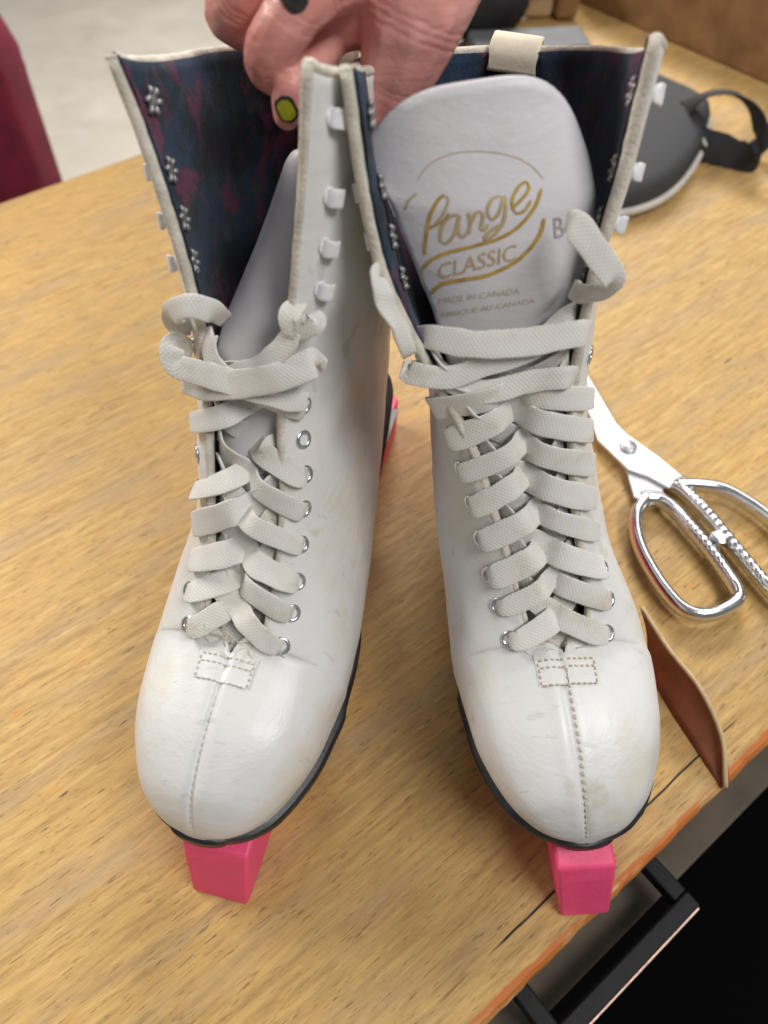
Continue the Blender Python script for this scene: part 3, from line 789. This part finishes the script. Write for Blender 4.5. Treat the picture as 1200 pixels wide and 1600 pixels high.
# ------------------------------------------------------------------ print on the right tongue
def bvh_of(o):
    off = wloc(o)
    return BVHTree.FromPolygons([tuple(v.co + off) for v in o.data.vertices], [tuple(p.vertices) for p in o.data.polygons])
BT = bvh_of(tgR)
def hit(x, y, lift=.0003, bv=BT):
    d = Vector(ray(x, y)).normalized(); r = bv.ray_cast(Vector((0, 0, CAM_H)), d)
    if r[0] is None: return None
    n = r[1] if r[1].dot(d) < 0 else -r[1]
    return np.array(r[0] + n*lift), np.array(n)
def stroke(pts, w0, w1, mat, name='lettering', n=60):
    P2 = crom(np.array(pts, float), n); V = []; ok = []
    for i, (x, y) in enumerate(P2):
        t = P2[min(i+1, n-1)] - P2[max(i-1, 0)]; t = t/max(np.linalg.norm(t), 1e-9)
        ang = math.atan2(-t[1], t[0])
        hw = .95*(w0 + (w1-w0)*abs(math.sin(ang + .5))**1.5)/2      # broad-nib pen
        hw *= min(1, .35 + i/4, .35 + (n-1-i)/4)
        s = np.array([-t[1], t[0]])*hw
        a, c = hit(*(P2[i]+s)), hit(*(P2[i]-s))
        if a is None or c is None: continue
        V += [a[0], c[0]]
    if len(V) < 8: return None
    return obj(name, V, grid_faces(len(V)//2, 2), mat, tgR)
G = M['gold']; GF = M['goldfaint']
stroke([(694, 304), (684, 314), (672, 338), (666, 372), (664, 398)], 2.5, 6, G)
stroke([(694, 304), (701, 312), (694, 332), (680, 350), (667, 358)], 2, 4, GF)
stroke([(667, 358), (690, 346), (702, 333)], 2, 4, G)
stroke([(652, 302), (640, 312), (634, 326)], 2, 4, GF)
stroke([(716, 334), (700, 340), (690, 358), (690, 376), (700, 378), (712, 362), (718, 336), (716, 358), (722, 370), (732, 362)], 2.5, 6, GF)
stroke([(732, 331), (735, 346), (733, 365)], 3.5, 6, GF)
stroke([(734, 352), (741, 337), (749, 330), (755, 337), (752, 355), (757, 358), (763, 350)], 3.5, 6, GF)
stroke([(784, 306), (770, 310), (762, 328), (768, 342), (780, 332), (788, 306), (790, 330), (784, 352), (770, 368), (758, 374), (764, 362), (790, 346)], 2.5, 6, GF)
stroke([(798, 326), (812, 314), (826, 296), (822, 284), (810, 292), (800, 314), (806, 332), (820, 328), (830, 312)], 2.5, 5.5, G)
stroke([(660, 420), (675, 405), (700, 394), (740, 384), (780, 372), (812, 352), (836, 322), (846, 294)], 4.5, 6, G, n=90)
stroke([(672, 460), (690, 444), (720, 437), (760, 430), (800, 412), (826, 390), (844, 364), (850, 340)], 5, 6.5, G, n=90)
stroke([(660, 420), (658, 436), (664, 452)], 2, 3, GF)
def text_on(txt, x0, y0, x1, y1, h, mat, shear=.15, name='lettering'):
    """flat lettering from (x0,y0) to (x1,y1), letter height h, laid on the tongue"""
    cu = bpy.data.curves.new('t', 'FONT'); cu.body = txt; cu.resolution_u = 3; cu.shear = shear
    to = bpy.data.objects.new('t', cu); COL.objects.link(to)
    dg = bpy.context.evaluated_depsgraph_get(); dg.update()
    me = to.evaluated_get(dg).to_mesh()
    co = np.array([v.co[:2] for v in me.vertices]); fc = [tuple(p.vertices) for p in me.polygons]
    to.evaluated_get(dg).to_mesh_clear(); bpy.data.objects.remove(to); bpy.data.curves.remove(cu)
    mn, mx = co.min(0), co.max(0)
    dx = np.array([x1-x0, y1-y0], float); L = np.linalg.norm(dx); ux = dx/L; uy = np.array([ux[1], -ux[0]])
    V = []
    for c in co:
        q = np.array([x0, y0]) + ux*(c[0]-mn[0])/(mx[0]-mn[0])*L + uy*(c[1]-mn[1])/(mx[1]-mn[1])*h
        r = hit(*q)
        if r is None: r = hit(q[0]+12, q[1]) or hit(q[0]-12, q[1])
        if r is None: return None
        V.append(r[0])
    return obj(name, V, fc, mat, tgR, smooth=False)
text_on('CLASSIC', 688, 436, 812, 404, 24, GF, .3)
text_on('MADE IN CANADA', 686, 474, 812, 458, 9, M['goldworn'])
text_on('FABRIQUE AU CANADA', 682, 498, 836, 474, 9, M['goldworn'])
text_on('B', 866, 372, 882, 370, 32, M['inkgrey'], .1)
stroke([(652, 282), (672, 256), (705, 240), (745, 236), (790, 241), (825, 255), (850, 280)], 1.2, 1.6, M['goldfaint'], 'stitch_crease', 90)
stroke([(806, 607), (822, 606), (834, 602)], 4, 5, M['green'], 'green_mark', 12)

# ------------------------------------------------------------------ hand (far side, gripping the two inner flaps)
def capsule_body(name, chains, mat, parent, voxel, smooth_it=6):
    bm = bmesh.new()
    for ch in chains:
        P = [np.asarray(p[0], float) for p in ch]; R = [p[1] for p in ch]
        Q = crom(np.array([[*p, r] for p, r in zip(P, R)]), max(12, len(P)*14 if voxel < .002 else len(P)*8))
        for q in Q:
            bmesh.ops.create_icosphere(bm, subdivisions=2, radius=max(q[3], .0005), matrix=Matrix.Translation(q[:3]))
    me = bpy.data.meshes.new(name); bm.to_mesh(me); bm.free()
    o = bpy.data.objects.new(name, me); COL.objects.link(o)
    md = o.modifiers.new('r', 'REMESH'); md.mode = 'VOXEL'; md.voxel_size = voxel
    ms = o.modifiers.new('s', 'SMOOTH'); ms.factor = .5; ms.iterations = smooth_it
    dg = bpy.context.evaluated_depsgraph_get(); dg.update()
    me2 = bpy.data.meshes.new_from_object(o.evaluated_get(dg)); bpy.data.objects.remove(o); bpy.data.meshes.remove(me)
    me2.materials.clear(); me2.materials.append(mat)
    for p in me2.polygons: p.use_smooth = True
    me2.name = name
    o = bpy.data.objects.new(name, me2); COL.objects.link(o)
    if parent is not None:
        o.parent = parent; off = wloc(parent)
        me2.transform(Matrix.Translation(-off))
    return o
Y = at_y
wrist = at_y(690, -190, .335); elbow = wrist + np.array([.10, .20, .12])
hroot = empty('person', tuple(at_y(560, 60, .27)))
tag(hroot, 'hand with dark and chartreuse nails pinching the skates together at the top', 'person')
chains = [
    # thumb side: broad base narrowing down into the right skate
    [(Y(700, -120, .315), .022), (Y(655, -10, .285), .0195), (Y(634, 70, .278), .0155), (Y(610, 140, .275), .0120), (Y(592, 195, .274), .0095), (Y(585, 225, .274), .0075)],
    # palm
    [(Y(690, -150, .325), .024), (Y(610, -70, .300), .022), (Y(540, -50, .292), .019)],
    [(Y(620, -80, .30), .02), (Y(560, -20, .292), .0165), (Y(540, 20, .288), .012)],
    # index finger bent at the middle joint
    [(Y(560, -60, .285), .0135), (Y(500, -30, .270), .0112), (Y(452, 30, .262), .0090), (Y(424, 88, .262), .0092), (Y(440, 112, .270), .0080), (Y(490, 96, .282), .0078)],
    # next finger, further back
    [(Y(520, -110, .300), .0125), (Y(424, -60, .285), .0098), (Y(374, -5, .283), .0086), (Y(358, 22, .288), .0084), (Y(380, 44, .296), .0078)],
    # little fingertip against the flap, pointing down
    [(Y(520, 40, .288), .0090), (Y(486, 96, .274), .0068), (Y(458, 126, .258), .0060), (Y(450, 152, .255), .0056), (Y(449, 180, .254), .0048)],
    # wrist and forearm, out of the picture
    [(Y(640, -110, .31), .026), (wrist, .026), (wrist*.6+elbow*.4, .032), (elbow, .040)],
]
hand = capsule_body('hand', chains, M['skin'], hroot, .0007, 9)
_off = wloc(hroot)
for (x, y, Yd, x2, y2, Yd2, rad, gaps) in ((452, 30, .262, 424, 88, .262, .0125, (-.0045, -.0026, -.0010)), (424, 88, .262, 440, 112, .270, .0120, (-.0030, -.0012)),
        (500, -30, .270, 452, 30, .262, .0150, (.002, .004)), (374, -5, .283, 358, 22, .288, .0115, (-.003, -.001, .001)),
        (458, 126, .258, 450, 152, .255, .0085, (-.002, -.0006, .0008)), (640, 40, .278, 612, 120, .275, .022, (-.004, -.0015, .001)), (612, 140, .275, 592, 195, .274, .016, (-.003, -.001))):
    p0 = Vector(at_y(x, y, Yd)); ax = (Vector(at_y(x2, y2, Yd2)) - p0).normalized()
    for v_ in hand.data.vertices:
        d = v_.co + _off - p0
        if d.length > rad*1.5: continue
        t_ = d.dot(ax); ra = d - ax*t_
        if ra.length > rad or ra.length < 1e-5: continue
        wob = .0006*noise.noise((v_.co + _off)*300)
        k_ = sum(math.exp(-((t_ + wob - g)/.00065)**2) for g in gaps)
        v_.co -= ra.normalized()*.00030*k_
BH = bvh_of(hand)
def nail(pts, mat, name):
    V = []; nu = 9; 
    (ax, ay), (bx, by), wpx = pts
    d = np.array([bx-ax, by-ay], float); L = np.linalg.norm(d); d /= L; s = np.array([-d[1], d[0]])
    for j in range(11):
        t = j/10
        ww = wpx*.5*math.sqrt(max(.02, 1 - (abs(t-.5)*2)**4))
        for i in range(nu):
            a = -1 + 2*i/(nu-1); q = np.array([ax, ay]) + d*L*t + s*ww*a
            h = hit(q[0], q[1], .0005, BH)
            V.append(None if h is None else h[0])
    good = [k for k, v in enumerate(V) if v is not None]
    if len(good) < 20: return None
    idx = {k: i for i, k in enumerate(good)}
    F = [tuple(idx[k] for k in f) for f in grid_faces(11, nu) if all(k in idx for k in f)]
    return obj(name, [V[k] for k in good], F, mat, hand)
nail(((440, 150), (456, 190), 30), M['nail_dark'], 'nail')
nl = nail(((441, 157), (455, 187), 22), M['nail_yellow'], 'nail_polish')
if nl:
    for v in nl.data.vertices: v.co += Vector((0, -.0004, .0003))
nail(((446, -18), (474, 16), 36), M['nail_dark'], 'nail')
# sleeve of the arm
sl0 = wrist*.45 + elbow*.55
v, f = tube([wrist*.62+elbow*.38, wrist*.5+elbow*.5, wrist*.2+elbow*.8, elbow*1.0 + (elbow-wrist)*.12], [.039, .042, .048, .052], 20)
obj('sleeve', v, f, M['black'], hroot)

# ------------------------------------------------------------------ scissors
SZ = .0045
def tp(x, y, z=SZ): return at_z(x, y, z)
def zp(x, y): return (880 + x/3.6375, 580 + y/3.6375)
sc = empty('scissors', tuple(tp(982, 698, 0)))
tag(sc, 'chrome kitchen scissors with ridged loop handles lying beside the right skate', 'scissors')
def flat_poly(pix, z0, z1, mat, name, par, bevel=.0004):
    return obj_bm(name, prism([tp(*q, (z0+z1)/2)[:2] for q in pix], z0, z1, bevel), mat, par, smooth=False)
tipdir = np.array([-.62, -.80])
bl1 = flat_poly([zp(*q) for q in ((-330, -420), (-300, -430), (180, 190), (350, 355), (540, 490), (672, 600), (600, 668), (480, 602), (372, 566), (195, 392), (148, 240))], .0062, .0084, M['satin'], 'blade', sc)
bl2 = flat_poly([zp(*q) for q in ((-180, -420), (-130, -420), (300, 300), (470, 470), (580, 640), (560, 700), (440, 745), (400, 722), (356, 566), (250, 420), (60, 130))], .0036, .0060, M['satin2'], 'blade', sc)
pz = tp(*zp(368, 432), .0085)
v1, f1 = disc(np.array([pz[0], pz[1], .0085]), np.array([0, 0, 1.]), .0058, .0022, 24)
v2, f2 = (lambda bm: ([tuple(v.co) for v in bm.verts], [[v.index for v in f.verts] for f in bm.faces]))((lambda bm: (box_bm(bm, (.0016, .0085, .0005), Matrix.Translation((pz[0], pz[1], .0108)) @ Matrix.Rotation(.6, 4, 'Z')), bm.verts.index_update(), bm)[2])(bmesh.new()))
obj('pivot_screw', v1, f1, M['satin2'], sc)
def loop(pix, rad, name, par, closed=True, flat=1.35, z=.0085, n=420, ser=(0, 0)):
    q = pix + [pix[0]] if closed else pix
    P = crom(np.array([tp(*p, z) for p in q]), n)
    if closed: P = P[:-1]
    R = np.array([rad*(.93 + (.10 if (i//3) % 2 else 0.0) if ser[0] < i/len(P) < ser[1] else 1.0) for i in range(len(P))])
    v, f = tube(P, R, 12, up=np.array([0, 0, 1.]), flat=flat, closed=closed)
    return obj(name, v, f, M['chrome'], par)
h1 = loop([zp(*q) for q in ((470, 730), (420, 800), (412, 900), (440, 1010), (500, 1130), (580, 1250), (670, 1345), (770, 1385), (880, 1370), (980, 1310), (985, 1250), (930, 1160), (830, 1020), (720, 890), (630, 790), (550, 735))], .0040, 'handle', sc, ser=(.66, .88))
h2 = loop([zp(*q) for q in ((640, 650), (760, 650), (900, 672), (1040, 745), (1180, 850), (1300, 990), (1390, 1140), (1400, 1290), (1320, 1345), (1220, 1290), (1110, 1170), (960, 990), (820, 820), (700, 700))], .0040, 'handle', sc, ser=(.70, .96))
flat_poly([zp(*q) for q in ((430, 700), (470, 690), (560, 700), (590, 760), (520, 770), (455, 790))], .0030, .0100, M['chrome'], 'handle_shank', sc, .0012)
flat_poly([zp(*q) for q in ((600, 655), (660, 600), (760, 650), (720, 720), (660, 700))], .0040, .0110, M['chrome'], 'handle_shank', sc, .0012)
flat_poly([zp(*q) for q in ((820, 950), (870, 925), (915, 970), (905, 1005), (870, 1005))], .004, .0155, M['chrome'], 'stop', sc, .0008)

# ------------------------------------------------------------------ brown leather offcut
base = [(1010, 1040), (1040, 1098), (1080, 1160), (1110, 1205), (1129, 1231)]
topc = [(1000, 950, .030), (1042, 1015, .028), (1090, 1075, .024), (1124, 1150, .014), (1131, 1229, .0015)]
A = crom(np.array([at_z(x, y, .0008) for x, y in base]), 30); Bq = crom(np.array([at_z(*p) for p in topc]), 30)
V = []; nrow = 8
for i in range(30):
    for k in range(nrow):
        t = k/(nrow-1); q = A[i]*(1-t) + Bq[i]*t; bow = math.sin(t*math.pi)*.0035
        V.append(q + np.array([-.6, -.5, 0])*bow*-1)
Vn = np.array(V).reshape(30, nrow, 3); off = np.cross(np.gradient(Vn, axis=0), np.gradient(Vn, axis=1)); off /= np.maximum(np.linalg.norm(off, axis=2, keepdims=True), 1e-9)
if np.mean(off[:, :, 0]) < 0: off = -off
Vb = Vn + off*.0020
Vall = list(Vn.reshape(-1, 3)) + list(Vb.reshape(-1, 3)); o_ = 30*nrow
F = grid_faces(30, nrow); F += [tuple(o_+i for i in f[::-1]) for f in F]
F += [(i*nrow, (i+1)*nrow, o_+(i+1)*nrow, o_+i*nrow) for i in range(29)] + [tuple(range(nrow)) + tuple(o_+k for k in range(nrow-1, -1, -1))]
F += [tuple(29*nrow+k for k in range(nrow)) + tuple(o_+29*nrow+k for k in range(nrow-1, -1, -1))]
oc = empty('leather_offcut', tuple(A[15]))
tag(oc, 'curved brown leather offcut with pale cut edge standing by the bench edge', 'leather')
obj('leather_sheet', Vall, F, M['suede'], oc)
v, f = tube((Vn[:, -1]+Vb[:, -1])/2, .00125, 8); obj('cut_edge', v, f, M['suede_edge'], oc)

# ------------------------------------------------------------------ things at the back of the bench
# charcoal padded case with pale piping and a black strap
pr = empty('padded_case', tuple(at_z(1000, 230, 0)))
tag(pr, 'charcoal padded case with pale piping and black strap behind the right skate', 'case')
outl = [(860, 250), (880, 300), (930, 322), (985, 322), (1040, 300), (1078, 262), (1102, 215), (1106, 178), (1085, 160), (1040, 140), (1000, 125), (950, 110), (900, 120), (865, 170)]
O = crom(np.array([at_z(x, y, .012)[:2] for x, y in outl] + [at_z(*outl[0], .012)[:2]]), 80)[:-1]
cen = O.mean(0); V = []
levels = [(.90, .0008), (.985, .004), (1.0, .010), (.995, .018), (.96, .024), (.85, .0275), (.6, .0295), (.3, .0305), (.02, .031)]
for s_, z_ in levels:
    for q in O: V.append((*(cen + (q-cen)*s_), z_ + .006*max(0, (q-cen)@np.array([-.5, .8]))*s_*4))
m_ = len(O); obj('cover', V, grid_faces(len(levels), m_, True) + [tuple(range(m_))[::-1]], M['pad'], pr)
v, f = tube(np.array([(*(cen + (q-cen)*1.012), .0075) for q in O]), .0032, 8, up=np.array([0, 0, 1.]), flat=1.2, closed=True); obj('piping', v, f, M['piping'], pr)
tb = [at_z(1098, 178, .024), at_z(1106, 195, .020), at_z(1098, 222, .018)]
v, f, uv = ribbon(tb, [np.array([.5, -.5, .7])]*3, .012, .002, 16); obj('loop_tab', v, f, M['piping'], pr, uv=uv)
st = [at_z(1068, 176, .026), at_z(1105, 148, .045), at_z(1150, 148, .050), at_z(1185, 190, .040), at_z(1188, 240, .018), at_z(1160, 248, .010), at_z(1120, 232, .012), at_z(1080, 215, .020)]
v, f, uv = ribbon(st, [np.array([0, -.3, 1.]), np.array([-.2, .3, 1.]), np.array([.2, .3, 1.]), np.array([1., .3, .4]), np.array([1., -.3, .4]), np.array([.2, -1, .3]), np.array([0, -1, .6]), np.array([0, -.6, 1.])], .028, .002, 70)
obj('strap', v, f, M['black'], pr, uv=uv)
st = [at_z(1150, 246, .004), at_z(1190, 225, .012), at_z(1215, 190, .030), at_z(1235, 150, .030), at_z(1260, 160, .004)]
v, f, uv = ribbon(st, [np.array([.3, -.6, .7])]*5, .016, .002, 40); obj('strap', v, f, M['black'], pr, uv=uv)

def turned(P, X, ang):  # rotate offsets about z
    c, s = math.cos(ang), math.sin(ang); return (P[0] + X[0]*c - X[1]*s, P[1] + X[0]*s + X[1]*c, P[2] + X[2])
def rbox(name, centre, size, ang, mat, par, bevel=.004, seg=3):
    bm = bmesh.new(); box_bm(bm, size, Matrix.Translation(centre) @ Matrix.Rotation(ang, 4, 'Z'), bevel, seg)
    return obj_bm(name, bm, mat, par, False)
# tan wooden block with a round metal wheel in its face
c = at_z(795, 30, .0); blk = empty('wooden_block', (c[0], c[1], 0))
tag(blk, 'tan wooden block with a round metal fitting at the back of the bench', 'block')
bc = at_z(800, 22, .0) + E*0 + N*.012
rbox('body', (bc[0], bc[1], .036), (.105, .06, .071), .05, M['tan'], blk, .008)
fc = bc + np.array([.030, -.0315, .052]);
v, f = tube([fc + np.array([0, .004, 0]), fc + np.array([0, -.006, 0]), fc + np.array([0, -.009, 0])], [.017, .017, .013], 24); obj('round_fitting', v, f, M['blackmetal'], blk)
v, f = ring(fc + np.array([0, -.0065, 0]), np.array([0, -1., 0]), .0175, .0024, 28); obj('fitting_rim', v, f, M['steel'], blk)
rbox('end_cheek', (bc[0]+.068, bc[1]+.0, .034), (.028, .068, .066), .05, M['brownw'], blk, .007)
# slate grey flat box in front of it
c = at_z(822, 62, .01)
gb = rbox('flat_box', (c[0]+.0, c[1]-.02, .0105), (.13, .055, .020), .1, M['darkgrey'], None, .004)
tag(gb, 'low slate grey box just behind the right skate rim', 'box')
# black bag slumped at the back
c = at_z(715, 60, .0)
bg = empty('black_bag', (c[0], c[1], 0)); tag(bg, 'black slumped bag behind the hand at the bench back', 'bag')
bm = bmesh.new(); bmesh.ops.create_icosphere(bm, subdivisions=4, radius=1)
for v_ in bm.verts:
    p = v_.co.copy(); k = 1 + .14*noise.noise(p*1.6) + .06*noise.noise(p*4)
    v_.co = Vector((c[0] + .012 + p.x*.074*k, c[1] + .025 + p.y*.05*k, max(.0006, .035 + p.z*.046*k)))
obj_bm('bag_body', bm, M['black'], bg)
v, f, uv = ribbon([(c[0]-.03, c[1]+.0, .070), (c[0]-.01, c[1]-.005, .092), (c[0]+.03, c[1]-.008, .088), (c[0]+.045, c[1]-.01, .056)], [np.array([0, -1., .4])]*4, .014, .002, 30)
obj('bag_strap', v, f, M['black'], bg, uv=uv)

# ------------------------------------------------------------------ person beyond the bench, at the left
pz = np.array([-.597, .925, 0])
pe = empty('person', (pz[0], pz[1], FLOOR_Z))
tag(pe, 'person in crimson top and maroon trousers standing beyond the far bench edge', 'person')
f0 = FLOOR_Z
def P3(x, y, z): return np.array([pz[0]+x, pz[1]+y, z])
legs = [[(P3(s*.075, 0, f0+.86), .100), (P3(s*.085, -.01, f0+.66), .088), (P3(s*.09, -.015, f0+.46), .066), (P3(s*.09, .01, f0+.28), .060), (P3(s*.09, .015, f0+.09), .050)] for s in (-1, 1)]
legs += [[(P3(-.055, 0, f0+.93), .108), (P3(.055, 0, f0+.93), .108)], [(P3(-.05, 0, f0+.98), .1), (P3(.05, 0, f0+.98), .1)]]
body = [[(P3(s*.06, 0, f0+.95), .112), (P3(s*.055, 0, f0+1.10), .100), (P3(s*.075, 0, f0+1.28), .105), (P3(s*.09, .01, f0+1.40), .075)] for s in (-1, 1)]
skin = [[(P3(0, .01, f0+1.42), .055), (P3(0, .0, f0+1.50), .052)], [(P3(0, -.015, f0+1.58), .082), (P3(0, -.0, f0+1.66), .090)]]
for s in (-1, 1):
    skin.append([(P3(s*.17, .01, f0+1.38), .05), (P3(s*.19, .10, f0+1.14), .040), (P3(s*.10, .16, f0+.98), .030), (P3(s*.05, .165, f0+.95), .034)])
    skin.append([(P3(s*.09, .0, f0+.10), .038), (P3(s*.095, -.05, f0+.040), .037), (P3(s*.10, -.14, f0+.037), .033)])
capsule_body('body', legs + body + skin, M['skin'], pe, .014, 4)
capsule_body('trousers', [[(q[0], q[1]+.010) for q in ch] for ch in legs], M['maroon'], pe, .010, 4)
shirt = [[(q[0], q[1]+.012) for q in ch] for ch in body]
shirt += [[(P3(s*.14, .01, f0+1.39), .066), (P3(s*.20, .025, f0+1.22), .058)] for s in (-1, 1)]
capsule_body('top', shirt, M['crimson'], pe, .010, 4)
